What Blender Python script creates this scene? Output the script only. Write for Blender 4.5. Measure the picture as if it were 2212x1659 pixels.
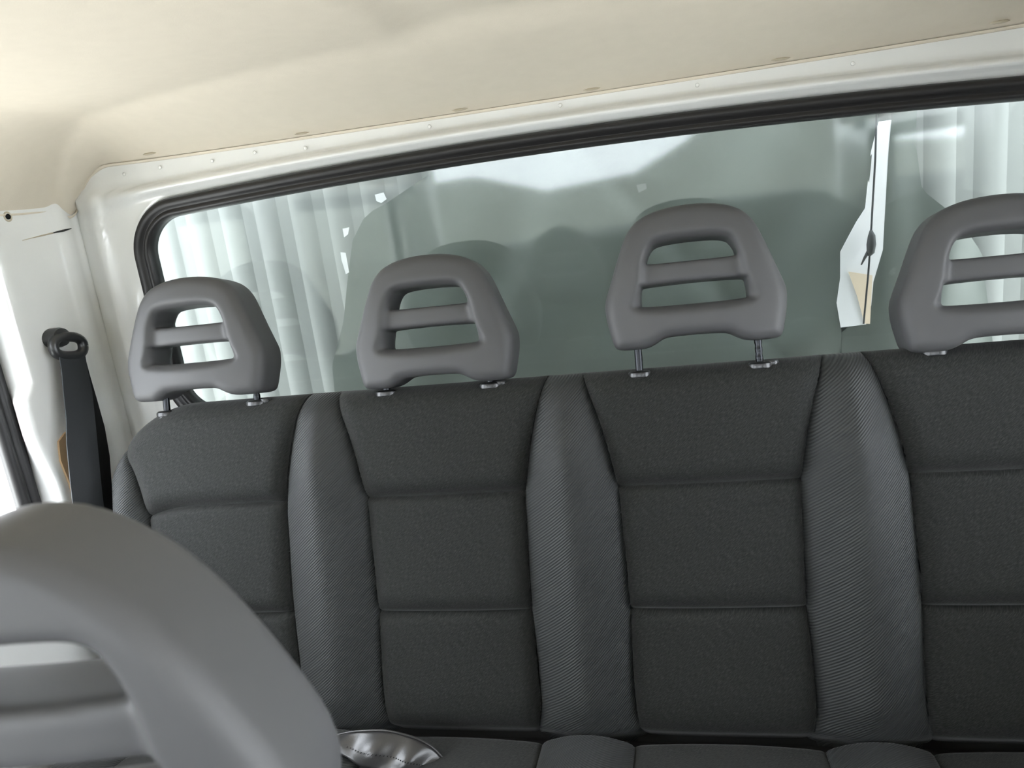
import bpy, math, random
import numpy as np
from mathutils import Vector, Matrix

for o in list(bpy.data.objects):
    bpy.data.objects.remove(o)
SC = bpy.context.scene
COL = SC.collection
random.seed(4)

# ------------------------------------------------------------------ camera
CAM = np.array([0.7712, -0.983, 0.8067])
YAW, PITCH, ROLL, FPX = 0.2217, 0.2455, 0.1295, 1654.7
fw = np.array([-math.sin(YAW)*math.cos(PITCH), math.cos(YAW)*math.cos(PITCH), -math.sin(PITCH)])
r0 = np.array([math.cos(YAW), math.sin(YAW), 0.0])
u0 = np.cross(r0, fw)
rt = r0*math.cos(ROLL) - u0*math.sin(ROLL)
up = u0*math.cos(ROLL) + r0*math.sin(ROLL)
cd = bpy.data.cameras.new('camera')
cam = bpy.data.objects.new('camera', cd)
COL.objects.link(cam)
M = Matrix.Identity(4)
for i in range(3):
    M[i][0], M[i][1], M[i][2], M[i][3] = rt[i], up[i], -fw[i], CAM[i]
cam.matrix_world = M
cd.sensor_fit = 'HORIZONTAL'
cd.sensor_width = 36.0
cd.lens = FPX/2212*36.0
cd.clip_start = 0.01
cd.dof.use_dof = True
cd.dof.focus_distance = 1.15
cd.dof.aperture_fstop = 8.0
SC.camera = cam

# ------------------------------------------------------------------ world, exposure
W = bpy.data.worlds.new('overcast_sky')
SC.world = W
W.use_nodes = True
bg = W.node_tree.nodes['Background']
bg.inputs[0].default_value = (0.97, 1.0, 1.09, 1)
bg.inputs[1].default_value = 7.0
sd_ = bpy.data.lights.new('sun', 'SUN')
sd_.energy = 24.0
sd_.angle = 0.02
sd_.color = (1.0, 0.98, 0.95)
sun = bpy.data.objects.new('sun', sd_)
COL.objects.link(sun)
sun.rotation_euler = (math.radians(-30), 0, 0)      # high sun behind the cargo box
SC.view_settings.view_transform = 'Standard'
SC.view_settings.look = 'None'
SC.view_settings.gamma = 1.0
SC.view_settings.use_curve_mapping = False
SC.view_settings.exposure = 1.02
SC.cycles.use_denoising = True
SC.cycles.max_bounces = 12
SC.cycles.diffuse_bounces = 8
SC.cycles.transparent_max_bounces = 16
SC.cycles.sample_clamp_indirect = 6.0

# ------------------------------------------------------------------ helpers
def srgb(r, g, b):
    f = lambda c: c/12.92 if c <= 0.04045 else ((c+0.055)/1.055)**2.4
    return (f(r/255), f(g/255), f(b/255), 1)

class NT:
    def __init__(s, name):
        s.m = bpy.data.materials.new(name)
        s.m.use_nodes = True
        s.t = s.m.node_tree
        s.b = s.t.nodes['Principled BSDF']
        s.out = s.t.nodes['Material Output']
    def n(s, typ, **kw):
        x = s.t.nodes.new(typ)
        for k, v in kw.items():
            if k.startswith('i_'):
                x.inputs[k[2:].replace('_', ' ')].default_value = v
            else:
                setattr(x, k, v)
        return x
    def l(s, a, b):
        s.t.links.new(a, b)
    def set(s, **kw):
        for k, v in kw.items():
            s.b.inputs[k.replace('_', ' ')].default_value = v
        return s

def noise_mat(name, col, rough=0.5, spec=0.5, nscale=30, namp=0.06, bscale=0, bstr=0.0, bdist=0.001, coat=0, metal=0.0, detail=3):
    """plain surface with a faint cloudy tone variation and a fine grain relief"""
    t = NT(name)
    t.set(Roughness=rough, Metallic=metal)
    t.b.inputs['Specular IOR Level'].default_value = spec
    t.b.inputs['Coat Weight'].default_value = coat
    t.b.inputs['Coat Roughness'].default_value = 0.06
    tc = t.n('ShaderNodeTexCoord')
    nz = t.n('ShaderNodeTexNoise', i_Scale=nscale, i_Detail=detail)
    t.l(tc.outputs['Object'], nz.inputs['Vector'])
    mx = t.n('ShaderNodeMix', data_type='RGBA')
    mx.inputs[6].default_value = tuple(c*(1-namp) for c in col[:3])+(1,)
    mx.inputs[7].default_value = tuple(min(1, c*(1+namp)) for c in col[:3])+(1,)
    t.l(nz.outputs[0], mx.inputs[0])
    t.l(mx.outputs[2], t.b.inputs['Base Color'])
    if bscale:
        bz = t.n('ShaderNodeTexNoise', i_Scale=bscale, i_Detail=2.0)
        t.l(tc.outputs['Object'], bz.inputs['Vector'])
        bp = t.n('ShaderNodeBump', i_Strength=bstr, i_Distance=bdist)
        t.l(bz.outputs[0], bp.inputs['Height'])
        t.l(bp.outputs[0], t.b.inputs['Normal'])
    return t.m

def fabric_mat(name, base, thread, kind, flat=False):
    t = NT(name)
    t.set(Roughness=0.78)
    t.b.inputs['Specular IOR Level'].default_value = 0.22
    t.b.inputs['Sheen Weight'].default_value = 0.10
    t.b.inputs['Sheen Roughness'].default_value = 0.4
    tc = t.n('ShaderNodeTexCoord')
    mp = t.n('ShaderNodeMapping')
    mp.inputs['Rotation'].default_value = (0, math.radians(40), 0)
    sx = t.n('ShaderNodeSeparateXYZ'); t.l(tc.outputs['Object'], sx.inputs[0])
    cb_ = t.n('ShaderNodeCombineXYZ'); t.l(sx.outputs[0], cb_.inputs[0]); t.l(sx.outputs[1 if flat else 2], cb_.inputs[2])
    t.l(cb_.outputs[0], mp.inputs['Vector'])
    if kind == 'twill':
        t.set(Roughness=0.58)
        t.b.inputs['Specular IOR Level'].default_value = 0.32
        wv = t.n('ShaderNodeTexWave', wave_type='BANDS', bands_direction='Z', i_Scale=95.0, i_Distortion=0.4, i_Detail=1.0)
        t.l(mp.outputs[0], wv.inputs['Vector'])
        h = wv.outputs['Fac']
        nz = t.n('ShaderNodeTexNoise', i_Scale=9.0, i_Detail=2.0)
        t.l(tc.outputs['Object'], nz.inputs['Vector'])
        mul = t.n('ShaderNodeMath', operation='MULTIPLY')
        t.l(h, mul.inputs[0]); t.l(nz.outputs[0], mul.inputs[1])
        fac = mul.outputs[0]
        bs = 0.5
    else:
        m2 = t.n('ShaderNodeMapping')
        m2.inputs['Scale'].default_value = (150, 300, 1100)
        t.l(mp.outputs[0], m2.inputs['Vector'])
        nz = t.n('ShaderNodeTexNoise', i_Scale=1.0, i_Detail=3.0, i_Roughness=0.6)
        t.l(m2.outputs[0], nz.inputs['Vector'])
        h = nz.outputs[0]
        cr = t.n('ShaderNodeMapRange')
        cr.inputs[1].default_value = 0.43; cr.inputs[2].default_value = 0.70
        t.l(h, cr.inputs[0])
        fac = cr.outputs[0]
        bs = 0.55
    mx = t.n('ShaderNodeMix', data_type='RGBA')
    mx.inputs[6].default_value = base; mx.inputs[7].default_value = thread
    t.l(fac, mx.inputs[0])
    t.l(mx.outputs[2], t.b.inputs['Base Color'])
    bp = t.n('ShaderNodeBump', i_Strength=bs, i_Distance=0.0012)
    t.l(h, bp.inputs['Height'])
    t.l(bp.outputs[0], t.b.inputs['Normal'])
    return t.m

def glass_mat(name, tint, refl, rough):
    """thin pane: tinted see-through plus a mirror-like film, slightly hazed by smears"""
    t = NT(name)
    t.t.nodes.remove(t.b)
    tr = t.n('ShaderNodeBsdfTransparent'); tr.inputs[0].default_value = tint
    gl = t.n('ShaderNodeBsdfGlossy'); gl.inputs['Roughness'].default_value = rough
    gl.inputs['Color'].default_value = (1, 1, 1, 1)
    fr = t.n('ShaderNodeFresnel'); fr.inputs[0].default_value = 1.5
    mu = t.n('ShaderNodeMath', operation='MULTIPLY'); mu.inputs[1].default_value = refl
    t.l(fr.outputs[0], mu.inputs[0])
    ms = t.n('ShaderNodeMixShader')
    t.l(mu.outputs[0], ms.inputs[0]); t.l(tr.outputs[0], ms.inputs[1]); t.l(gl.outputs[0], ms.inputs[2])
    t.l(ms.outputs[0], t.out.inputs['Surface'])
    return t.m

M_PAINT = noise_mat('white_body_paint', srgb(220, 221, 219), 0.22, 0.5, 6, 0.015, coat=0.6)
M_HEAD = noise_mat('beige_headliner_felt', srgb(214, 205, 189), 0.95, 0.1, 45, 0.035, 900, 0.25, 0.0008)
M_TRIMSHADE = noise_mat('beige_trim_and_scoop_shade', srgb(182, 173, 154), 0.7, 0.2, 40, 0.04)  # seam and grommet beige; its darker tone also paints shade in headliner scoops
M_RUBBER = noise_mat('black_rubber', srgb(28, 27, 28), 0.42, 0.45, 60, 0.1)
M_HR = noise_mat('grey_headrest_foam', srgb(73, 73, 74), 0.55, 0.4, 14, 0.03, 1400, 0.12, 0.0005)
M_TWILL = fabric_mat('charcoal_twill', srgb(35, 37, 37), srgb(60, 62, 61), 'twill')
M_INS = fabric_mat('charcoal_flecked_cloth', srgb(26, 27, 26), srgb(51, 52, 50), 'fleck')
M_TWILLC = fabric_mat('charcoal_twill_cushion', srgb(35, 37, 37), srgb(60, 62, 61), 'twill', True)
M_INSC = fabric_mat('charcoal_flecked_cushion', srgb(26, 27, 26), srgb(51, 52, 50), 'fleck', True)
M_BACK = noise_mat('black_seat_shell', srgb(34, 34, 34), 0.7, 0.3, 20, 0.1)
M_STEEL = noise_mat('dark_chromed_steel', srgb(44, 45, 47), 0.3, 0.5, 60, 0.05, metal=1.0)
M_PLAST = noise_mat('glossy_black_plastic', srgb(34, 35, 36), 0.36, 0.5, 50, 0.1, coat=0.15)
M_BELT = noise_mat('black_belt_webbing', srgb(32, 35, 38), 0.55, 0.5, 300, 0.15, 900, 0.3, 0.0005)
M_BLACK = noise_mat('deep_black_webbing', srgb(18, 18, 19), 0.8, 0.2, 200, 0.1)
M_STRAP = noise_mat('satin_grey_webbing', srgb(52, 51, 51), 0.33, 0.7, 200, 0.1, 800, 0.3, 0.0005)
M_TAN = noise_mat('tan_board', srgb(176, 150, 118), 0.8, 0.2, 40, 0.1)
M_GLASS = glass_mat('green_tinted_glass', (0.88, 0.92, 0.90, 1), 0.72, 0.05)
M_CLEAR = glass_mat('clear_glass', (0.95, 0.98, 0.96, 1), 1.0, 0.0)
M_SHEET = noise_mat('grey_green_sheeting', srgb(88, 93, 89), 0.5, 0.4, 4, 0.08, 7, 0.35, 0.02)
M_CARGO = noise_mat('pale_cargo_panel', srgb(112, 114, 112), 0.5, 0.4, 6, 0.04)
M_WHITE = noise_mat('white_reflection_and_marks', srgb(214, 212, 214), 0.9, 0.1, 20, 0.02)  # white for the painted reflection strip and the small marks
M_CREAM = noise_mat('cream_reflection', srgb(210, 192, 172), 0.9, 0.1, 60, 0.05)
M_DARKPL = noise_mat('dark_trim_plastic', srgb(48, 49, 50), 0.7, 0.3, 30, 0.1)
M_FLOOR = noise_mat('black_rubber_floor', srgb(80, 80, 80), 0.8, 0.3, 30, 0.1)
M_BLOCKER = noise_mat('dark_blocker_grey', srgb(96, 98, 94), 0.9, 0.2, 3, 0.15)
M_GROUND = noise_mat('pale_concrete', srgb(188, 188, 186), 0.9, 0.2, 3, 0.08)

def mesh(name, V, F, mat, parent=None, smooth=True):
    me = bpy.data.meshes.new(name)
    me.from_pydata([tuple(map(float, v)) for v in V], [], [tuple(int(i) for i in f) for f in F])
    me.update()
    if smooth:
        me.polygons.foreach_set('use_smooth', [True]*len(me.polygons))
    me.materials.append(mat)
    o = bpy.data.objects.new(name, me)
    COL.objects.link(o)
    if parent is not None:
        o.parent = parent
    return o

def empty(name, loc=(0, 0, 0), rot=(0, 0, 0)):
    o = bpy.data.objects.new(name, None)
    o.empty_display_size = 0.05
    o.location = loc
    o.rotation_euler = rot
    COL.objects.link(o)
    return o

def tag(o, label, cat, group=None):
    o['label'] = label
    o['category'] = cat
    if group:
        o['group'] = group
    return o

def struct(o):
    o['kind'] = 'structure'
    return o

def grid_faces(nu, nv, wrap_u=False, flip=False, base=0):
    F = []
    for i in range(nu-1 + (1 if wrap_u else 0)):
        for j in range(nv-1):
            a = i*nv+j; b = ((i+1) % nu)*nv+j
            q = (base+a, base+b, base+b+1, base+a+1)
            F.append(q[::-1] if flip else q)
    return F

def grid(name, fn, us, vs, mat, parent=None, flip=False):
    V = [fn(u, v) for u in us for v in vs]
    return mesh(name, V, grid_faces(len(us), len(vs), flip=flip), mat, parent)

class MB:
    """collects boxes, tubes and prisms into one mesh"""
    def __init__(s): s.V = []; s.F = []
    def add(s, V, F):
        b = len(s.V); s.V += [tuple(v) for v in V]; s.F += [tuple(i+b for i in f) for f in F]
    def box(s, x0, x1, y0, y1, z0, z1):
        V = [(x, y, z) for x in (x0, x1) for y in (y0, y1) for z in (z0, z1)]
        s.add(V, [(0, 1, 3, 2), (4, 6, 7, 5), (0, 4, 5, 1), (2, 3, 7, 6), (0, 2, 6, 4), (1, 5, 7, 3)])
    def tube(s, pts, rad, n=12, caps=True):
        pts = [Vector(p) for p in pts]
        rads = rad if isinstance(rad, (list, tuple)) else [rad]*len(pts)
        V = []; prev = None
        for i, p in enumerate(pts):
            t = (pts[min(i+1, len(pts)-1)]-pts[max(i-1, 0)]).normalized()
            a = prev if prev is not None else (Vector((0, 0, 1)) if abs(t.z) < 0.9 else Vector((1, 0, 0)))
            a = (a-t*a.dot(t)).normalized(); prev = a
            b = t.cross(a)
            for k in range(n):
                w = 2*math.pi*k/n
                V.append(p+(a*math.cos(w)+b*math.sin(w))*rads[i])
        F = []
        for i in range(len(pts)-1):
            for k in range(n):
                F.append((i*n+k, i*n+(k+1) % n, (i+1)*n+(k+1) % n, (i+1)*n+k))
        if caps:
            F.append(tuple(range(n))[::-1]); F.append(tuple((len(pts)-1)*n+k for k in range(n)))
        s.add(V, F)
    def lathe(s, prof, n=20, sx=1.0, sy=1.0, c=(0, 0, 0)):
        V = [(c[0]+r*sx*math.cos(2*math.pi*k/n), c[1]+r*sy*math.sin(2*math.pi*k/n), c[2]+z) for r, z in prof for k in range(n)]
        F = [(i*n+k, i*n+(k+1) % n, (i+1)*n+(k+1) % n, (i+1)*n+k) for i in range(len(prof)-1) for k in range(n)]
        F.append(tuple(range(n))[::-1]); F.append(tuple((len(prof)-1)*n+k for k in range(n)))
        s.add(V, F)
    def prism(s, poly, y0, y1):
        """polygon in (x,z), front face at y0"""
        n = len(poly)
        V = [(x, y0, z) for x, z in poly]+[(x, y1, z) for x, z in poly]
        F = [tuple(range(n)), tuple(range(2*n-1, n-1, -1))]
        F += [(i, i+n, (i+1) % n+n, (i+1) % n) for i in range(n)]
        s.add(V, F)
    def build(s, name, mat, parent=None, smooth=False):
        return mesh(name, s.V, s.F, mat, parent, smooth)

def auto(o, ang=35):
    me = o.data
    me.polygons.foreach_set('use_smooth', [True]*len(me.polygons))
    try:
        me.set_sharp_from_angle(angle=math.radians(ang))
    except Exception:
        pass
    return o

def ribbon(name, path, wdir, width, thick, mat, parent=None):
    """a strap: path of centre points, direction of its width at each point"""
    n = len(path); V = []; 
    P = [Vector(p) for p in path]
    for i in range(n):
        t = (P[min(i+1, n-1)]-P[max(i-1, 0)]).normalized()
        w = Vector(wdir[i] if isinstance(wdir, list) else wdir)
        w = (w-t*w.dot(t)).normalized()
        nn = t.cross(w)
        wd = width[i] if isinstance(width, list) else width
        for a, b in ((-1, -1), (-0.94, -1), (0, -1), (0.94, -1), (1, -1), (1, 1), (0.94, 1), (0, 1), (-0.94, 1), (-1, 1)):
            k = 1.35 if abs(a) > 0.9 else 1.0
            V.append(P[i]+w*a*wd/2+nn*b*thick/2*k)
    m = 10
    F = [(i*m+k, i*m+(k+1) % m, (i+1)*m+(k+1) % m, (i+1)*m+k) for i in range(n-1) for k in range(m)]
    F.append(tuple(range(m))[::-1]); F.append(tuple((n-1)*m+k for k in range(m)))
    return auto(mesh(name, V, F, mat, parent), 50)

def catmull(pts, n=8, closed=False):
    out = []; N = len(pts); P = [np.array(p, float) for p in pts]
    for i in range(N if closed else N-1):
        g = (lambda k: P[k % N]) if closed else (lambda k: P[min(max(k, 0), N-1)])
        a, b, c, d = g(i-1), g(i), g(i+1), g(i+2)
        for k in range(n):
            t = k/n
            out.append(0.5*(2*b+(c-a)*t+(2*a-5*b+4*c-d)*t*t+(3*b-a-3*c+d)*t**3))
    if not closed:
        out.append(P[-1])
    return out

def smooth01(t):
    t = min(max(t, 0.0), 1.0)
    return t*t*(3-2*t)

def surface_nets(F, org, h):
    nx, ny, nz = F.shape
    S = F < 0
    acc = np.zeros((nx-1, ny-1, nz-1, 3)); cnt = np.zeros((nx-1, ny-1, nz-1))
    def sl(o, sh): return slice(o, o+sh-1)
    corners = [(i, j, k) for i in (0, 1) for j in (0, 1) for k in (0, 1)]
    for a in corners:
        for ax in range(3):
            if a[ax] == 1: continue
            b = list(a); b[ax] = 1
            fa = F[sl(a[0], nx), sl(a[1], ny), sl(a[2], nz)]; fb = F[sl(b[0], nx), sl(b[1], ny), sl(b[2], nz)]
            cr = (fa < 0) != (fb < 0)
            t = np.where(cr, fa/np.where(cr, fa-fb, 1), 0)
            for d in range(3):
                acc[..., d] += np.where(cr, a[d]+(t if d == ax else 0), 0)
            cnt += cr
    act = cnt > 0
    idx = -np.ones(act.shape, int); idx[act] = np.arange(act.sum())
    ijk = np.argwhere(act)
    V = (ijk+acc[act]/cnt[act][:, None])*h+np.array(org)
    faces = []
    for ax in range(3):
        o1, o2 = [(1, 2), (2, 0), (0, 1)][ax]
        lo = [slice(None)]*3; hi = [slice(None)]*3
        lo[ax] = slice(0, -1); hi[ax] = slice(1, None)
        ch = S[tuple(lo)] != S[tuple(hi)]
        E = np.argwhere(ch)
        ok = (E[:, o1] > 0) & (E[:, o2] > 0) & (E[:, o1] < F.shape[o1]-1) & (E[:, o2] < F.shape[o2]-1)
        E = E[ok]
        ins = S[E[:, 0], E[:, 1], E[:, 2]]
        def cell(d1, d2):
            q = E.copy(); q[:, o1] += d1; q[:, o2] += d2
            return idx[q[:, 0], q[:, 1], q[:, 2]]
        a, b, c, d = cell(-1, -1), cell(0, -1), cell(0, 0), cell(-1, 0)
        Q = np.stack([a, b, c, d], 1)
        Q[~ins] = Q[~ins][:, ::-1]
        faces.append(Q)
    return V, np.concatenate(faces)

def poly_sdf(P, X, Z):
    """signed distance (negative inside) of points to a closed polygon"""
    P = np.array(P); d = np.full(X.shape, 1e9); inside = np.zeros(X.shape, bool)
    for i in range(len(P)):
        a = P[i]; b = P[(i+1) % len(P)]; e = b-a
        wx, wz = X-a[0], Z-a[1]
        t = np.clip((wx*e[0]+wz*e[1])/max(e@e, 1e-12), 0, 1)
        d = np.minimum(d, (wx-e[0]*t)**2+(wz-e[1]*t)**2)
        c = (a[1] > Z) != (b[1] > Z)
        xi = a[0]+(Z-a[1])*e[0]/np.where(abs(e[1]) < 1e-12, 1e-12, e[1])
        inside ^= c & (X < xi)
    d = np.sqrt(d)
    return np.where(inside, -d, d)

# ================================================================== SETTING
XC = 0.60                    # centre line of the cab
def arch(x): return 1-((x-XC)/0.72)**2

# ---- rear wall with its window opening
def window_loop(x0, x1, z0, z1, r, n_c=14, n_h=60, n_v=12):
    L = []
    def arc(cx, cz, a0):
        for k in range(n_c):
            a = a0+math.pi/2*k/n_c
            L.append((cx+r*math.cos(a), cz+r*math.sin(a), math.cos(a), math.sin(a)))
    arc(x1-r, z1-r, 0)
    for k in range(n_h): L.append((x1-r+(x0-x1+2*r)*k/n_h, z1, 0, 1))
    arc(x0+r, z1-r, math.pi/2)
    for k in range(n_v): L.append((x0, z1-r+(z0-z1+2*r)*k/n_v, -1, 0))
    arc(x0+r, z0+r, math.pi)
    for k in range(n_h): L.append((x0+r+(x1-x0-2*r)*k/n_h, z0, 0, -1))
    arc(x1-r, z0+r, 1.5*math.pi)
    for k in range(n_v): L.append((x1, z0+r+(z1-z0-2*r)*k/n_v, 1, 0))
    out = []
    for x, z, nx, nz in L:
        w = smooth01((z-0.66)/0.19)
        out.append((x, z+0.022*arch(x)*w, nx, nz))
    return out
WX0, WX1, WZ0, WZ1, WR = -0.175, 1.375, 0.452, 0.861, 0.088
LOOP = window_loop(WX0, WX1, WZ0, WZ1, WR)
WY = 0.28
def wall_y(x, z, s):
    zg = 0.894+0.017*max(arch(x), -0.2)
    d = z-zg
    y = WY-0.014*math.exp(-((d+0.006)/0.0080)**2)*smooth01((z-0.8)/0.04)
    y += 0.008*smooth01((d-0.001)/0.005)
    y += 0.012*math.exp(-(s/0.007)**2)
    for sx in (x, 2*XC-x):                      # upright ribs in the two corners
        y -= 0.008*math.exp(-((sx+0.246)/0.012)**2)
        y += 0.005*smooth01((-0.262-sx)/0.02)
        y -= 0.006*math.exp(-((sx+0.205)/0.012)**2)*smooth01((0.75-z)/0.1)
    return y
offs = [0, .002, .004, .006, .009, .012, .015, .018, .021, .024, .027, .030, .033, .036, .040, .046, .052, .058, .064, .070, .078, .086, .094, .102, .110, .118, .126]
V = []
nl = len(LOOP)
for (x, z, nx, nz) in LOOP:
    for s in offs:
        xx, zz = x+nx*s, z+nz*s
        V.append((xx, wall_y(xx, zz, s), zz))
    xx, zz = x+nx*0.126, z+nz*0.126
    e = max(abs(nx), abs(nz))
    bx = xx+(0.0 if abs(nx) < 0.3 else 0)
    V.append((xx+nx*0.05, WY+0.012, -0.5 if nz < -0.3 else zz+max(nz, 0)*0.15))
struct(mesh('wall_rear', V, grid_faces(nl, len(offs)+1, wrap_u=True), M_PAINT))
wall_rear = bpy.data.objects['wall_rear']
for i, (x, z) in enumerate([(-.172, .922), (-.098, .924), (.005, .922), (.088, .925), (.182, .920), (.404, .924), (.62, .926), (.83, .925), (1.05, .922)]):
    m = MB(); m.lathe([(0.0005, -0.0012), (0.003, -0.0008), (0.004, 0.0)], 10)
    w = m.build('spot_weld', M_PAINT, wall_rear, True)
    w.location = (x, 0.2853, z); w.rotation_euler = (math.radians(-90), 0, 0)
    w.scale = (0.8, 0.8, 0.7)

# ---- rear window: rubber seal + pane
win1 = struct(empty('window_1', (0, 0, 0)))
prof = []
for (s, y) in [(0.008, 0.283), (0.0075, 0.274), (0.004, 0.2685), (-0.002, 0.267), (-0.008, 0.2695), (-0.0115, 0.2735), (-0.013, 0.2735), (-0.0165, 0.270), (-0.021, 0.2705), (-0.0245, 0.275), (-0.0255, 0.283), (-0.0255, 0.297), (0.008, 0.297)]:
    prof.append((s, y))
V = []
for (x, z, nx, nz) in LOOP:
    for s, y in prof:
        V.append((x+nx*s, y, z+nz*s))
F = []
npf = len(prof)
for i in range(nl):
    for j in range(npf):
        F.append((i*npf+j, i*npf+(j+1) % npf, ((i+1) % nl)*npf+(j+1) % npf, ((i+1) % nl)*npf+j))
mesh('rubber_seal', V, F, M_RUBBER, win1)
V = [(x-nx*0.02, 0.287, z-nz*0.02) for x, z, nx, nz in LOOP]+[(x-nx*0.02, 0.291, z-nz*0.02) for x, z, nx, nz in LOOP]
F = [tuple(range(nl)), tuple(range(2*nl-1, nl-1, -1))]
mesh('pane', V, F, M_GLASS, win1, False)

# ---- ceiling headliner
def ceil_z(x, y):
    xs = min(x, 2*XC-x)
    yc = -0.03+0.27*((x-XC)/0.9)**2
    z = 1.004
    k = max(0.0, (y-yc)/(0.295-yc))
    z -= 0.070*(k*0.75+0.25*k*k)*smooth01(k*4+0.15) if k > 0 else 0
    z += 0.010*smooth01((xs-0.475)/0.03)*smooth01((0.02-y)/0.06)      # raised centre field between two folds
    kk = min(k, 1.0)**3
    v = max(0.0, (-0.10-0.125*kk-xs)/(0.185-0.122*kk))
    z -= v**2.2*(0.128-0.078*k*k)
    if y < -0.1:
        z += 0.02*smooth01((-0.1-y)/0.6)
    return z
xs_ = sorted(set([round(v, 4) for v in list(np.linspace(-0.288, -0.20, 30))+list(np.linspace(-0.20, -0.08, 12))+list(np.linspace(-0.08, 1.28, 70))+list(np.linspace(1.28, 1.40, 12))+list(np.linspace(1.40, 1.488, 30))]))
ys_ = list(np.linspace(-1.9, -0.6, 14))+list(np.linspace(-0.55, 0.2, 56))+list(np.linspace(0.206, 0.30, 20))
V = [(x, y, ceil_z(x, y)) for x in xs_ for y in ys_]
ceiling = struct(mesh('ceiling', V, grid_faces(len(xs_), len(ys_), flip=True), M_HEAD))
# thin turned-down lip of the headliner along the rear wall
lip = []
for x in xs_:
    z = ceil_z(x, 0.284)
    for dy, dz in ((0, 0), (0.0, -0.0035), (0.006, -0.004), (0.012, 0.0)):
        lip.append((x, 0.284+dy-0.004, z+dz))
mesh('edge_lip', lip, grid_faces(len(xs_), 4, flip=False), M_HEAD, ceiling)
slip = []
ysl = list(np.linspace(-0.3, 0.284, 60))
for y in ysl:
    z = ceil_z(-0.288, y)
    for dx, dz in ((0.006, 0.002), (0.004, -0.003), (-0.002, -0.004), (-0.006, 0.0)):
        slip.append((-0.288+dx, y, z+dz))
mesh('edge_lip', slip, grid_faces(len(ysl), 4, flip=True), M_HEAD, ceiling)
for x in (-.100, .189, .463, .673, .949, 1.235):
    m = MB(); m.lathe([(0.001, -0.0022), (0.006, -0.0018), (0.010, 0.0), (0.006, 0.002)], 16, 1.35, 0.62)
    c = m.build('clip_scoop_shade', M_TRIMSHADE, ceiling, True)  # darker beige lens paints the shade of a small scoop at the headliner edge
    c.location = (x, 0.268, ceil_z(x, 0.268)-0.0006)
    c.rotation_euler = (math.radians(14), 0, 0)

# ---- side walls (door pillar, door frame, window openings), the right one mirrored
def side_wall(sgn, name, win_name, win_name2):
    mx = (lambda x: x) if sgn < 0 else (lambda x: 2*XC-x)
    plan = catmull([(-0.300, 0.300), (-0.290, 0.283), (-0.2875, 0.266), (-0.283, 0.250), (-0.2805, 0.236), (-0.281, 0.222), (-0.284, 0.205),
                    (-0.285, 0.16), (-0.285, 0.115), (-0.285, 0.094), (-0.2868, 0.0835), (-0.293, 0.0785), (-0.308, 0.0775), (-0.325, 0.0775), (-0.340, 0.078), (-0.356, 0.078)], 5)
    zs = list(np.linspace(-0.5, 0.36, 10))+list(np.linspace(0.38, 0.90, 42))+[0.93, 1.0, 1.05]
    V = []
    for (x, y) in plan:
        for z in zs:
            f = smooth01((0.105-y)/0.02)*smooth01((x+0.335)/0.03)
            bump = -0.020*f*smooth01((0.59-z)/0.016)*smooth01((z-0.40)/0.12)   # the frame edge steps in at the belt line
            tum = 0.008*(z-0.66)                                   # slight lean of the pillar
            V.append((mx(x+tum), y+bump, z))
    w = struct(mesh(name, V, grid_faces(len(plan), len(zs), flip=(sgn > 0)), M_PAINT))
    m = MB()
    def bx(x0, x1, *r):
        a, b = sorted((mx(x0), mx(x1))); m.box(a, b, *r)
    bx(-0.37, -0.30, -0.42, 0.08, 0.86, 1.05)      # rail over the rear door window
    bx(-0.37, -0.30, -0.42, 0.08, -0.5, 0.30)      # rear door below the window
    bx(-0.37, -0.30, -0.60, -0.42, -0.5, 1.05)     # middle pillar
    bx(-0.37, -0.30, -1.75, -0.60, 0.86, 1.05)
    bx(-0.37, -0.30, -1.75, -0.60, -0.5, 0.30)
    bx(-0.37, -0.30, -2.1, -1.55, -0.5, 1.05)
    m.build('door_frame', M_PAINT, w)
    for nm, ya, yb in ((win_name, -0.42, 0.079), (win_name2, -1.55, -0.60)):
        wn = struct(empty(nm, (0, 0, 0)))
        # rounded rubber channel round the opening
        z0, z1 = 0.30, 0.86
        rr = 0.05; L = []
        for cy, cz, a0 in ((yb-rr, z1-rr, 0), (ya+rr, z1-rr, 90), (ya+rr, z0+rr, 180), (yb-rr, z0+rr, 270)):
            for k in range(9):
                a = math.radians(a0+90*k/8); L.append((cy+rr*math.cos(a), cz+rr*math.sin(a), math.cos(a), math.sin(a)))
        pr = [(0.0, -0.345), (-0.002, -0.332), (-0.009, -0.326), (-0.016, -0.329), (-0.019, -0.335), (-0.024, -0.330), (-0.034, -0.331), (-0.038, -0.340), (-0.038, -0.350), (0.0, -0.350)]
        V = [(mx(xx), cy+ny*s, cz+nz*s) for cy, cz, ny, nz in L for s, xx in pr]
        n = len(L); k_ = len(pr)
        F = [(i*k_+j, i*k_+(j+1) % k_, ((i+1) % n)*k_+(j+1) % k_, ((i+1) % n)*k_+j) for i in range(n) for j in range(k_)]
        mesh('rubber_seal', V, F, M_RUBBER, wn)
        mesh('pane', [(mx(-0.346), cy-ny*0.03, cz-nz*0.03) for cy, cz, ny, nz in L], [tuple(range(n))], M_CLEAR, wn, False)
        if nm == win_name:
            m2 = MB(); a, b = sorted((mx(-0.352), mx(-0.338))); m2.box(a, b, -0.075, -0.045, z0, z1)
            m2.build('divider_bar', M_DARKPL, wn)
    return w
wall_left = side_wall(-1, 'wall_left', 'window_2', 'window_3')
side_wall(1, 'wall_right', 'window_4', 'window_5')

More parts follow.
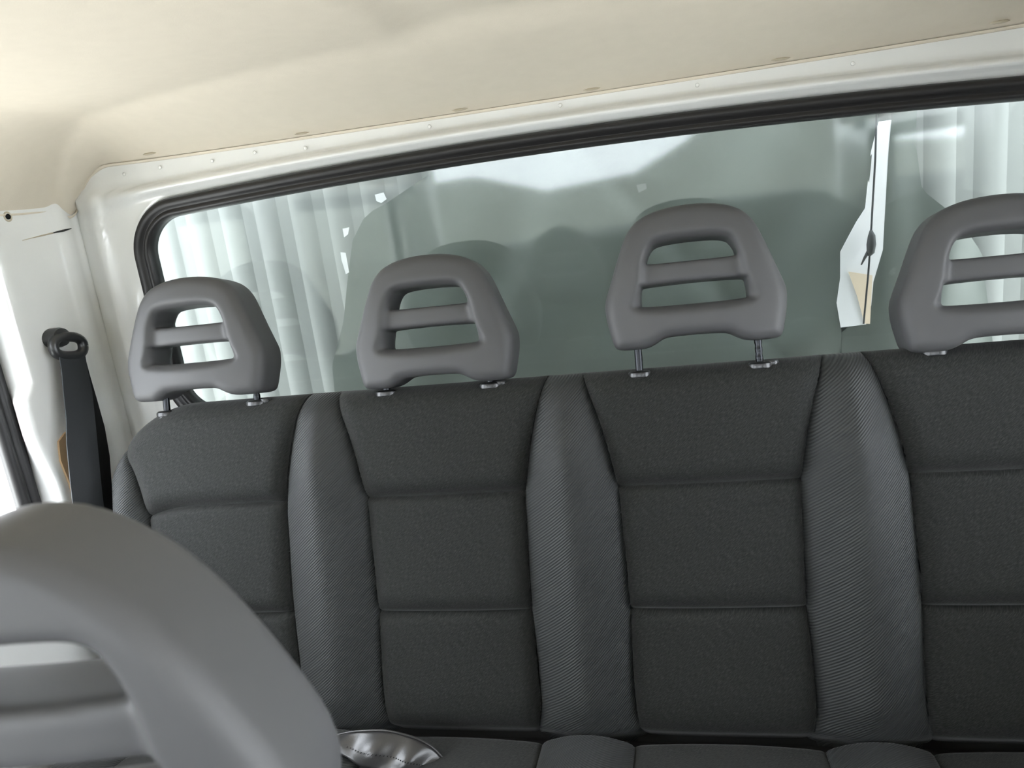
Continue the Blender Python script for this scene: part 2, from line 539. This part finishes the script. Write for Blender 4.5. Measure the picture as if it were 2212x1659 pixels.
# pressed slot line and screw on the left pillar
m = MB(); m.tube([(-0.2855, 0.085, 0.823), (-0.2845, 0.16, 0.831), (-0.2815, 0.215, 0.8365)], 0.0012, 6)
m.build('seam_line', M_TRIMSHADE, wall_left, True)
m = MB(); m.tube([(-0.2825, 0.207, 0.8358), (-0.2745, 0.228, 0.838), (-0.272, 0.243, 0.840)], [0.0010, 0.0018, 0.0008], 8)
m.build('slot', M_DARKPL, wall_left, True)
m = MB(); m.lathe([(0.009, 0.0), (0.0085, 0.0025), (0.006, 0.003), (0.0055, 0.001)], 16)
sc = m.build('screw_grommet', M_TRIMSHADE, wall_left, True)
sc.location = (-0.2855, 0.124, 0.869); sc.rotation_euler = (0, math.radians(90), 0)
m = MB(); m.lathe([(0.005, 0.0), (0.0045, 0.0035), (0.002, 0.004)], 12)
s2 = m.build('screw', M_BLACK, wall_left, True); s2.location = (-0.285, 0.124, 0.869); s2.rotation_euler = (0, math.radians(90), 0)

# ---- front of the cab: bulkhead under the windscreen, pillars, windscreen
m = MB()
m.box(-0.40, 1.60, -2.12, -2.06, -0.5, 0.40)
m.box(-0.40, 1.60, -2.0, -1.86, 1.0, 1.08)
struct(m.build('wall_front', M_DARKPL))
m = MB()
m.prism([(-0.30, 0.0), (-0.30, 0.50), (-0.22, 0.56), (0.75, 0.60), (0.85, 0.66), (1.35, 0.66), (1.5, 0.56), (1.5, 0.0)], -2.05, -1.55)
tag(auto(m.build('dashboard', M_DARKPL)), 'dark plastic dashboard below the windscreen at the front of the cab', 'dashboard')
wn = struct(empty('window_6'))
V = [(-0.30, -2.06, 0.42), (1.5, -2.06, 0.42), (1.5, -1.88, 1.02), (-0.30, -1.88, 1.02)]
mesh('pane', V, [(0, 1, 2, 3)], M_CLEAR, wn, False)
m = MB(); m.box(-0.40, 1.60, -2.15, 0.30, -0.52, -0.48)
struct(m.build('floor', M_FLOOR))
m = MB(); m.box(-14, 15, -14, 15, -1.25, -1.20)
g = struct(m.build('ground', M_GROUND))

m = MB()
m.prism([(-5, -1.2), (9, -1.2), (9, 1.6), (1.6, 1.6), (1.45, 1.4), (1.0, 1.05), (0.5, 0.82), (-0.4, 0.76), (-1.1, 0.98), (-5, 0.9)], -6.4, -6.0)
struct(m.build('glow_blocker', M_BLOCKER))  # unseen silhouette added to cut the windscreen glow mirrored in the rear glass

# ================================================================== WHAT STANDS BEHIND THE REAR WINDOW
CY = 0.52
cargo = empty('cargo_wall', (XC, CY, -0.6))
tag(cargo, 'pale ribbed cargo box wall standing behind the rear window', 'panel')
m = MB(); m.box(-1.0, 1.0, 0.0, 0.03, 0, 2.7); m.build('board', M_CARGO, cargo)
for i in range(25):
    x = -0.96+0.08*i
    V = []
    pr = [(-0.030, 0.001), (-0.018, -0.0022), (-0.006, -0.0035), (0.006, -0.0035), (0.018, -0.0022), (0.030, 0.001)]
    for zz in (0.0, 2.7):
        for a, b in pr: V.append((x+a, b, zz))
    F = [(j, j+1, j+7, j+6) for j in range(5)]
    mesh('rib', V, F, M_CARGO, cargo)

def sheet_obj(name, outline, ybase, label, seed):
    """hanging sheeting with soft folds; outline in (x,z)"""
    rnd = random.Random(seed)
    folds = [(rnd.uniform(-0.2, 1.4), rnd.uniform(-0.9, 0.9), rnd.uniform(0.03, 0.08), rnd.uniform(-0.012, 0.012)) for _ in range(14)]
    def fy(x, z):
        y = ybase
        for x0, sl, w, a in folds:
            d = (x-x0-sl*(z-0.65)); y += a*math.exp(-(d/w)**2)
        return y
    left, right = outline
    zs = [z for z, _ in left]
    n = 60
    zz = np.linspace(zs[0], zs[-1], n)
    lx = np.interp(zz, [a for a, b in left], [b for a, b in left])
    rx = np.interp(zz, [a for a, b in right], [b for a, b in right])
    nu = 70; V = []
    for side in (0.0, 0.0022):
        for i in range(nu):
            for j in range(n):
                x = lx[j]+(rx[j]-lx[j])*i/(nu-1)
                V.append((x, fy(x, zz[j])+side, zz[j]))
    F = grid_faces(nu, n)+grid_faces(nu, n, flip=True, base=nu*n)
    o = mesh(name, V, F, M_SHEET)
    return tag(o, label, 'sheet')
sheet_obj('hanging_sheet', ([(0.30, 0.04), (0.50, 0.06), (0.587, 0.102), (0.68, 0.13), (0.751, 0.154), (0.797, 0.19), (0.815, 0.24), (0.86, 0.34), (0.90, 0.42), (1.06, 0.46)],
                            [(0.30, 1.064), (0.492, 1.066), (0.54, 1.060), (0.583, 1.068), (0.629, 1.069), (0.678, 1.096), (0.70, 1.110), (0.792, 1.120), (0.841, 1.133), (1.06, 1.15)]),
          0.485, 'grey green sheeting hung behind the window, wide piece behind the middle headrests', 3)
sheet_obj('hanging_sheet', ([(0.30, 1.066), (0.490, 1.066), (0.498, 1.107), (0.528, 1.116), (0.57, 1.120), (0.625, 1.136), (0.727, 1.142), (0.788, 1.146), (0.841, 1.151), (1.06, 1.16)],
                            [(0.30, 1.34), (0.60, 1.30), (0.66, 1.26), (0.72, 1.20), (0.80, 1.19), (1.06, 1.20)]),
          0.482, 'narrow grey green sheeting strip right of the white reflection strip behind glass', 8)
def scrap(name, poly, y, mat, label, group=None, th=0.0012):
    cx = sum(p[0] for p in poly)/len(poly); cz = min(p[1] for p in poly)
    m = MB(); m.prism([(a-cx, b-cz) for a, b in poly], 0, th)
    o = m.build(name, mat); o.location = (cx, y, cz)
    return tag(o, label, 'patch', group)
scrap('reflection_strip', [(1.131, .841), (1.151, .841), (1.146, .788), (1.142, .727), (1.136, .625), (1.12, .57), (1.116, .528), (1.107, .494), (1.064, .492), (1.058, .538), (1.065, .583), (1.066, .629), (1.093, .678), (1.108, .70), (1.118, .792)][::-1],
      0.474, M_WHITE, 'tall white strip painting a bright reflection in the window glass near the rightmost headrest')  # white shape stands in for a bright reflection in the glass
scrap('reflection_patch', [(1.078, .593), (1.118, .582), (1.113, .495), (1.104, .496), (1.092, .548)][::-1], 0.4715, M_CREAM, 'small cream patch on the foot of the white reflection strip')  # cream tone painted as part of the same reflection
for poly, lab in [([(.224, .832), (.242, .834), (.246, .821), (.234, .815), (.225, .82)], 'small white patch just under the window seal left of centre'),
                  ([(.146, .776), (.16, .777), (.155, .764), (.146, .759)], 'tiny bright white patch above the narrow upright patch'),
                  ([(.133, .731), (.143, .729), (.143, .69), (.136, .687), (.132, .717)], 'narrow upright white patch left of the second headrest'),
                  ([(.721, .788), (.738, .789), (.739, .779), (.724, .774)], 'faint white patch just above the third headrest')]:
    scrap('white_mark', poly[::-1], 0.464, M_CARGO if 'faint' in lab else M_WHITE, lab, 'white patches behind the glass')  # small flat white marks in front of the sheeting
cord = empty('reflection_cord', (1.10, 0.462, 0.498))  # cord shape stands in for the dark marks within that reflection
tag(cord, 'thin dark cord and plug shape, part of the reflection painted as a white strip', 'cord')
m = MB(); m.tube([(0.025, 0, 0.36), (0.022, 0, 0.28), (0.016, 0, 0.19), (0.013, 0, 0.14), (0.009, 0, 0.09), (0.003, 0, 0.03), (0.0, 0, 0.0)], 0.0017, 8)
m.build('cord', M_DARKPL, cord, True)
m = MB(); m.tube([(0.0135, -0.002, 0.165), (0.0145, -0.002, 0.155), (0.0138, -0.002, 0.14), (0.0125, -0.002, 0.126), (0.010, -0.002, 0.120)], [0.002, 0.0062, 0.008, 0.0065, 0.002], 12)
m.build('plug', M_DARKPL, cord, True)
m = MB(); m.tube([(0.010, -0.002, 0.130), (0.003, -0.002, 0.118), (-0.003, -0.002, 0.106)], [0.0035, 0.0025, 0.0012], 8)
m.build('plug_pin', M_DARKPL, cord, True)

# ================================================================== REAR BENCH
RA = 0.2284                        # lean of the backrest
SD = 0.40                          # seat spacing
H1, H2, HT, RT = 0.373, 0.189, 0.500, 0.045
bench = empty('rear_bench_seat', (XC, 0.02, -0.48))
tag(bench, 'four place charcoal cloth bench seat along the rear wall', 'bench seat')
BO = np.array([XC, 0.02, -0.48])
XL, XR = -0.213, 1.413
def bnd(h):
    b = 0.126+0.0015*math.sin(h*22)
    if h > 0.35:
        b += 0.036*(min(h, 0.56)-0.35)**1.4/(0.16**1.4)
    if h < 0.05:
        b -= 0.006*((0.05-h)/0.05)**2
    return b
def relief(x, h):
    k = min(max(int(math.floor(x/SD+0.5)), 0), 3)
    rx = x-SD*k; b = bnd(h)
    fade = 1-0.75*smooth01((h-0.40)/0.14)
    lowf = smooth01((h+0.03)/0.10)
    a = abs(rx)
    outer = (k == 0 and rx < 0) or (k == 3 and rx > 0)
    if a <= b:
        rows = (0.0, H2, H1, 0.60)
        o = 0.0
        for r0_, r1_ in zip(rows, rows[1:]):
            if r0_ <= h <= r1_:
                v = (h-r0_)/(r1_-r0_)
                up_ = 1-(1-min((h-r0_)/0.036, 1))**2.2
                o = up_*(0.019-0.010*min(v, 1))
                if r1_ < 0.5:
                    o *= 0.25+0.75*(1-(1-min((r1_-h)/0.016, 1))**2)
        o += 0.005*(1-(rx/b)**2)
        o *= smooth01((b-a)/0.022)*0.55+0.45
        dist = b-a
        for r_ in (H1, H2):
            o -= 0.0045*math.exp(-((h-r_)/0.0035)**2)
    else:
        if outer:
            t = (a-b)/(0.213-b)
            o = 0.026*math.sin(math.pi*min(t, 1)**0.8)*fade-0.075*max(0, t-0.55)**2/0.2025
        else:
            t = (a-b)/(SD/2-b)
            o = 0.046*(1-(1-min(t, 1))**1.5)*fade
        dist = a-b
    o -= 0.0045*math.exp(-(dist/0.0035)**2)
    return o*(0.35+0.65*lowf)-0.035*(1-smooth01((h+0.022)/0.034))
def drop(x):
    d = 0.0
    for e in (-0.03-x, x-(2*XC+0.03)):
        if e > 0:
            d = 0.17*(1-math.sqrt(max(0.0, 1-(min(e, 0.1815)/0.183)**2)))
    return d
def bpoint(x, q):
    """q: path length up the front of the backrest and over its top"""
    if q <= HT:
        h, o = q, relief(x, q)
    else:
        ph = (q-HT)/RT
        if ph <= math.pi/2:
            h = HT+RT*math.sin(ph); bend = RT*(1-math.cos(ph))
        else:
            h = HT+RT-0.004*(ph-math.pi/2); bend = RT+(ph-math.pi/2)*RT
        o = relief(x, min(h, 0.56))-bend
    o = max(o, -0.112)
    d = drop(x)
    h = h-d*min(max((h-0.2)/0.3, 0), 1)
    y = h*math.sin(RA)-o*math.cos(RA)
    z = h*math.cos(RA)+o*math.sin(RA)
    return np.array([x, y, z])-BO
QT = HT+RT*(math.pi/2)+0.055
def qh(q):
    return q if q <= HT else HT+RT*math.sin(min((q-HT)/RT, math.pi/2))
qs_full = sorted(set(list(np.linspace(-0.05, 0.05, 14))+list(np.linspace(0.05, HT, 70))+list(np.linspace(HT, QT, 24))+[H1-.004, H1, H1+.004, H2-.004, H2, H2+.004]))
def tq(u):      # denser near the edges
    return 0.5-0.5*math.cos(math.pi*u)
US = [tq(i/26) for i in range(27)]
# upright bolsters
for k in range(5):
    def fn(u, q, k=k):
        b = bnd(qh(q))
        xa = XL if k == 0 else SD*(k-1)+b
        xb = XR if k == 4 else SD*k-b
        if k == 0: return bpoint(xa+(xb-xa)*(0.5-0.5*math.cos(math.pi*u)), q)
        return bpoint(xa+(xb-xa)*u, q)
    grid('bolster', fn, US, qs_full, M_TWILL, bench)
# insert panels, three to a seat
for k in range(4):
    for nm, q0, q1, nq in (('upper_panel', H1, QT, 60), ('middle_panel', H2, H1, 34), ('lower_panel', -0.05, H2, 44)):
        qs = [q0+(q1-q0)*(tq(i/nq) if nm == 'middle_panel' else i/nq) for i in range(nq+1)]
        def fn(u, q, k=k):
            b = bnd(qh(q)); return bpoint(SD*k-b+2*b*u, q)
        grid(nm, fn, US, qs, M_INS, bench)
# back and side shell behind the padding
m = MB()
V = []
nxs = list(np.linspace(XL+0.004, XR-0.004, 50))
for x in nxs:
    d = drop(x)
    pts = []
    ht = HT+RT-d*1.0
    for h, o in ((-0.03, -0.03), (ht-0.10, -0.045), (ht-0.02, -0.075), (ht-0.012, -0.10), (ht-0.03, -0.118), (-0.03, -0.115)):
        y = h*math.sin(RA)-o*math.cos(RA); z = h*math.cos(RA)+o*math.sin(RA)
        V.append(np.array([x, y, z])-BO)
F = grid_faces(50, 6)+[tuple(range(6))[::-1], tuple(49*6+i for i in range(6))]
mesh('back_shell', V, F, M_BACK, bench)
# side facing of the left and right backrest ends
for xe, s in ((XL, -1), (XR, 1)):
    V = []
    for q in qs_full:
        p = bpoint(xe, q)
        h = max(0.0, qh(q)-0.0)
        V += [p, p+np.array([s*-0.004, 0.012, -0.002]), p+np.array([s*-0.006, 0.018, 0])]
    mesh('side_facing', V, grid_faces(len(qs_full), 3), M_TWILL, bench)
# cushion
def cpoint(x, y):
    k = min(max(int(math.floor(x/SD+0.5)), 0), 3)
    rx = x-SD*k; b = 0.131+0.02*smooth01((-y-0.05)/0.3); a = abs(rx)
    if a <= b:
        z = 0.004+0.006*(1-(rx/b)**2)*smooth01((b-a)/0.02); dist = b-a
    else:
        w = (SD/2-b); t = min((a-b)/w, 1); z = 0.004+0.016*(1-(1-t)**2); dist = a-b
    z -= 0.0035*math.exp(-(dist/0.0035)**2)
    f = (-y)
    z += 0.035*smooth01(f/0.25)-0.06*(1-smooth01((f+0.004)/0.036))
    if f > 0.40:
        z -= 0.06*((f-0.40)/0.07)**2
    return np.array([x, y, z])-BO
cy_ = sorted(set(list(np.linspace(0.012, -0.10, 30))+list(np.linspace(-0.10, -0.47, 26))))[::-1]
def cb(y): return 0.131+0.02*smooth01((-y-0.05)/0.3)
for k in range(5):
    def fn(u, y, k=k):
        xa = XL if k == 0 else SD*(k-1)+cb(y); xb = XR if k == 4 else SD*k-cb(y)
        return cpoint(xa+(xb-xa)*u, y)
    grid('cushion_bolster', fn, US, cy_, M_TWILLC, bench, flip=True)
for k in range(4):
    def fn(u, y, k=k):
        return cpoint(SD*k-cb(y)+2*cb(y)*u, y)
    grid('cushion_panel', fn, US, cy_, M_INSC, bench, flip=True)
m = MB()
m.box(XL-XC, XR-XC, -0.47, 0.0, 0.20, 0.45)
m.box(XL-XC+0.05, XR-XC-0.05, -0.40, 0.0, 0.0, 0.20)
m.build('cushion_base', M_BACK, bench)

# guide sleeves for the head restraints (left one plain, right one with a button)
def sleeve(loc, button):
    m = MB()
    m.lathe([(0.0065, 0.0075), (0.0140, 0.007), (0.0172, 0.0045), (0.0176, 0.002), (0.0172, -0.0015), (0.0150, -0.003), (0.0158, -0.006), (0.0158, -0.022)], 22, 1.0, 0.9)
    if button:
        m.lathe([(0.002, 0.0085), (0.0075, 0.008), (0.0085, 0.005), (0.007, 0.001), (0.006, -0.01)], 14, 1.15, 1.0, (0.0165, 0.0, 0))
    o = m.build('headrest_guide', M_PLAST, bench, True)
    auto(o, 40)
    o.location = np.array(loc)-BO
    o.rotation_euler = (-RA, 0, 0)
PS = 0.0855
for k in range(4):
    sleeve((SD*k-PS, 0.1315, 0.5185-(0.007 if k == 0 else 0)), False)
    sleeve((SD*k+PS, 0.1315, 0.5185), True)

# ================================================================== HEAD RESTRAINTS
half = [(0.0, 0.0155), (0.030, 0.0150), (0.046, 0.0130), (0.060, 0.0055), (0.074, 0.0005), (0.095, 0.0), (0.112, 0.001), (0.119, 0.007), (0.1235, 0.024), (0.128, 0.048), (0.1285, 0.070),
        (0.122, 0.090), (0.112, 0.116), (0.101, 0.145), (0.0905, 0.168), (0.077, 0.184), (0.060, 0.1935), (0.035, 0.2000), (0.0, 0.2025)]
def rounded(poly, n=5):
    return catmull(poly, n, True)
slot1 = rounded([(-0.060, 0.1225), (0.0, 0.1215), (0.060, 0.1225), (0.0635, 0.127), (0.059, 0.140), (0.046, 0.1505), (0.0, 0.1535), (-0.046, 0.1505), (-0.059, 0.140), (-0.0635, 0.127)])
slot2 = rounded([(-0.070, 0.0610), (0.0, 0.0595), (0.070, 0.0610), (0.0755, 0.066), (0.0745, 0.086), (0.069, 0.0905), (0.0, 0.092), (-0.069, 0.0905), (-0.0745, 0.086), (-0.0755, 0.066)])
dish = rounded([(-0.080, 0.050), (0.080, 0.050), (0.080, 0.095), (0.072, 0.135), (0.052, 0.160), (0.0, 0.164), (-0.052, 0.160), (-0.072, 0.135), (-0.080, 0.095)])
def smax(a, b, k):
    h = np.clip(0.5-0.5*(b-a)/k, 0, 1)
    return b*(1-h)+a*h+k*h*(1-h)
HS = 0.003
gx = np.arange(-0.141, 0.1412, HS); gy = np.arange(-0.056, 0.0665, HS); gz = np.arange(-0.012, 0.2165, HS)
X2, Z2 = np.meshgrid(gx, gz, indexing='ij')
XX, YY, ZZ = np.meshgrid(gx, gy, gz, indexing='ij')
d_s = np.minimum(poly_sdf(slot1, X2, Z2), poly_sdf(slot2, X2, Z2))[:, None, :]
d_d = poly_sdf(dish, X2, Z2)[:, None, :]
def make_pad(half, R3):
    outl = [np.array(p) for p in half]+[np.array((-x, z)) for x, z in half[-2:0:-1]]
    d_out = poly_sdf(catmull(outl, 3, True), X2, Z2)[:, None, :]
    yy = YY-1.1*XX**2-0.9*np.clip(ZZ-0.10, 0, 1)**2         # wraps back at its sides and top
    T0 = 0.038
    ds = np.clip(-d_d/0.016, 0, 1); ds = ds*ds*(3-2*ds)
    slab = np.maximum(-yy-(T0-0.013*ds), yy-(T0-0.010*ds))
    a_, b_ = d_out+R3, slab+R3
    body = np.sqrt(np.maximum(a_, 0)**2+np.maximum(b_, 0)**2)+np.minimum(np.maximum(a_, b_), 0)-R3
    full = smax(body, -(d_s+0*YY), 0.008)
    return surface_nets(full, (gx[0], gy[0], gz[0]), HS)
half_front = [(0.0, 0.0155), (0.030, 0.0150), (0.046, 0.0130), (0.060, 0.0055), (0.074, 0.0005), (0.095, 0.0), (0.112, 0.001), (0.121, 0.007), (0.1265, 0.024), (0.130, 0.042), (0.129, 0.060),
              (0.123, 0.080), (0.1125, 0.104), (0.099, 0.130), (0.084, 0.153), (0.066, 0.173), (0.046, 0.188), (0.024, 0.1985), (0.0, 0.2025)]
PADS = {'rear': make_pad(half, 0.0165), 'front': make_pad(half_front, 0.0115)}
HR_ME = {}
def headrest(loc, lift, label, group, rx=-RA, rz=0.0, name='headrest', scale=1.0, kind='rear', shift=0.0):
    root = empty(name, loc, (rx, 0, rz))
    root.scale = (scale,)*3
    tag(root, label, 'headrest', group)
    if kind not in HR_ME:
        p = mesh('pad', *PADS[kind], M_HR, root); HR_ME[kind] = p.data
    else:
        p = bpy.data.objects.new('pad', HR_ME[kind]); COL.objects.link(p); p.parent = root
    p.location = (shift, 0, lift)
    sm = p.modifiers.new('soften', 'SMOOTH'); sm.factor = 0.5; sm.iterations = 4
    for s in (-1, 1):
        m = MB()
        pts = []; rad = []
        z = -0.05
        while z < lift+0.035:
            pts.append((s*PS, 0, z)); rad.append(0.0056)
            z += 0.004
            if s > 0 and int(z/0.004) % 3 == 0 and z > 0:
                rad[-1] = 0.0046
        m.tube(pts, rad, 14)
        m.build('post', M_STEEL, root, True)
    return root
G = 'headrests on the rear bench'
headrest((0.0, 0.1325, 0.5150), 0.021, 'grey slotted headrest at the far left end of the rear bench', G, shift=-0.017)
headrest((0.4, 0.1325, 0.5150), 0.013, 'grey slotted headrest set low, second from the left on the bench', G)
headrest((0.8, 0.1325, 0.5150), 0.042, 'grey slotted headrest raised on bare steel posts, third from the left', G)
headrest((1.2, 0.1325, 0.5150), 0.006, 'grey slotted headrest cut off by the right picture edge', G)

# ---- front seat whose headrest rises close to the camera
FX, FY, FZ, FRX, FRZ, FSC = 0.4595, -0.73, 0.4889, -0.0918, 0.1434, 0.987
headrest((FX, FY, FZ), 0.0, 'large blurred grey headrest of the front seat, nearest the camera', None, rx=FRX, rz=FRZ, name='front_headrest', scale=FSC, kind='front')
fs = empty('passenger_seat', (FX, FY-0.1, -0.48))
tag(fs, 'charcoal cloth front seat under the nearest headrest, below the picture edge', 'seat')
def pad(nm, f, nu, nv, mat):
    V = []
    for i in range(nu):
        for j in range(nv):
            V.append(f(i/(nu-1), 2*math.pi*j/(nv-1)))
    mesh(nm, V, grid_faces(nu, nv), mat, fs)
def fb(u, a):
    zz = 0.42+u*0.53; w = 0.22-0.05*max(0, u-0.75)/0.25; th = 0.055*min(1, (1-u)*9+0.12)*min(1, u*9+0.12)
    ca, sa = math.cos(a), math.sin(a)
    return (w*math.copysign(abs(ca)**0.45, ca), 0.10-(0.95-zz)*0.2+th*math.copysign(abs(sa)**0.6, sa), zz)
pad('backrest', fb, 26, 33, M_INS)
def fc(u, a):
    yy_ = 0.06-u*0.52; th = 0.07*min(1, (1-u)*9+0.12)*min(1, u*9+0.12)
    ca, sa = math.cos(a), math.sin(a)
    return (0.23*math.copysign(abs(ca)**0.45, ca), yy_, 0.40+th*math.copysign(abs(sa)**0.6, sa))
pad('cushion', fc, 26, 33, M_INS)
m = MB(); m.box(-0.2, 0.2, -0.42, 0.0, 0.0, 0.34); m.build('seat_base', M_DARKPL, fs)

# ================================================================== SEAT BELT ON THE LEFT PILLAR
belt = empty('seat_belt', (-0.28, 0.165, 0.64))
tag(belt, 'black seat belt hanging from its anchor on the left white pillar', 'seat belt')
B0 = np.array([-0.28, 0.165, 0.64])
def L(p): return np.array(p)-B0
m = MB()
ring = []
for k in range(29):
    a = 2*math.pi*k/28
    cy, cz = 0.029*math.copysign(abs(math.cos(a))**0.7, math.cos(a)), 0.017*math.copysign(abs(math.sin(a))**0.8, math.sin(a))
    ca, sa = math.cos(0.22), math.sin(0.22)
    ring.append(L((-0.262+0.004*math.cos(a), 0.153+cy*ca+cz*sa, 0.642-cy*sa*1.0+cz*ca)))
m.tube(ring, 0.0088, 10, False)
m.build('guide_loop', M_PLAST, belt, True)
m = MB(); m.lathe([(0.017, -0.006), (0.0172, 0.012), (0.0155, 0.018), (0.010, 0.0215), (0.003, 0.0225)], 22, 1.0, 1.25)
c = m.build('bolt_cover', M_PLAST, belt, True); auto(c, 40)
c.location = L((-0.281, 0.146, 0.660)); c.rotation_euler = (0, math.radians(90), 0)
path = [(-0.258, 0.152, 0.632), (-0.255, 0.144, 0.60), (-0.250, 0.133, 0.565), (-0.246, 0.119, 0.52), (-0.242, 0.103, 0.48), (-0.240, 0.089, 0.43), (-0.238, 0.076, 0.38), (-0.236, 0.066, 0.33), (-0.235, 0.05, 0.22), (-0.235, 0.045, 0.1), (-0.235, 0.045, -0.02)]
wd = [(0.10, 1, -0.25)]*2+[(0.22, 1, -0.2)]*2+[(0.32, 1, -0.15)]*7
ribbon('webbing', [L(p) for p in path], wd, 0.053, 0.0018, M_BELT, belt)
path = [(-0.264, 0.160, 0.628), (-0.271, 0.168, 0.58), (-0.274, 0.173, 0.53), (-0.276, 0.176, 0.48), (-0.276, 0.170, 0.43), (-0.276, 0.157, 0.38), (-0.276, 0.145, 0.32), (-0.276, 0.14, 0.1)]
ribbon('rear_webbing', [L(p) for p in path], (0.05, 1, -0.1), 0.046, 0.0018, M_BLACK, belt)
# tan retractor board showing beside the belt
m = MB()
m.prism([(0.098, 0.487), (0.118, 0.497), (0.16, 0.50), (0.17, 0.30), (0.098, 0.30), (0.096, 0.41), (0.091, 0.455)], 0, 0.004)
V = [(-0.2865+y, x, z) for x, y, z in m.V]
o = mesh('retractor_cover', V, m.F, M_TAN, None, False)
tag(o, 'tan board edge showing between the white pillar and the seat belt', 'cover')

# ================================================================== STRAP ON THE CUSHION
strap = empty('belt_strap', (0.31, -0.085, 0.0))
tag(strap, 'folded grey webbing strap with stitching lying at the bench crease', 'strap')
S0 = np.array([0.31, -0.085, 0.0])
top = catmull([(0.205, -0.075, 0.040), (0.245, -0.078, 0.054), (0.275, -0.080, 0.060), (0.308, -0.080, 0.0615), (0.335, -0.080, 0.056), (0.357, -0.080, 0.0485), (0.376, -0.080, 0.036), (0.389, -0.080, 0.020), (0.396, -0.080, 0.004), (0.400, -0.080, -0.012)], 5)
bot = catmull([(0.210, -0.100, 0.040), (0.248, -0.106, 0.037), (0.272, -0.114, 0.028), (0.300, -0.118, 0.024), (0.322, -0.120, 0.021), (0.342, -0.120, 0.018), (0.358, -0.118, 0.015), (0.370, -0.112, 0.012), (0.380, -0.105, 0.009), (0.386, -0.10, 0.005)], 5)
V = []; nn = len(top); nw = 11
for i in range(nn):
    for j in range(nw):
        t = j/(nw-1)
        p = np.array(top[i])*(1-t)+np.array(bot[i])*t
        wv = 0.0045*math.sin(math.pi*t)*(1+0.8*math.sin(i*0.52+t*1.5))
        p = p+np.array([0, -wv*1.4, wv*0.8])
        V.append(p-S0)
w_ = mesh('webbing', V, grid_faces(nn, nw, flip=True), M_STRAP, strap)
sd = w_.modifiers.new('thick', 'SOLIDIFY'); sd.thickness = 0.0022
m = MB(); m.tube([V[i*nw]+np.array([0, -0.001, 0.0005]) for i in range(nn)], 0.0016, 8)
m.build('edge_binding', M_STRAP, strap, True)
for i in range(6, nn-8, 1):
    for s in range(2):
        a = V[i*nw+6]; b = V[(i+1)*nw+6]
        f0, f1 = s*0.5+0.05, s*0.5+0.35
        m2 = MB(); p0 = a+(b-a)*f0+np.array([0, -0.0018, 0.001]); p1 = a+(b-a)*f1+np.array([0, -0.0018, 0.003])
        if s == 0:
            m2.tube([p0, p1], 0.0006, 5)
            m2.build('stitch', M_BLACK, w_, True)
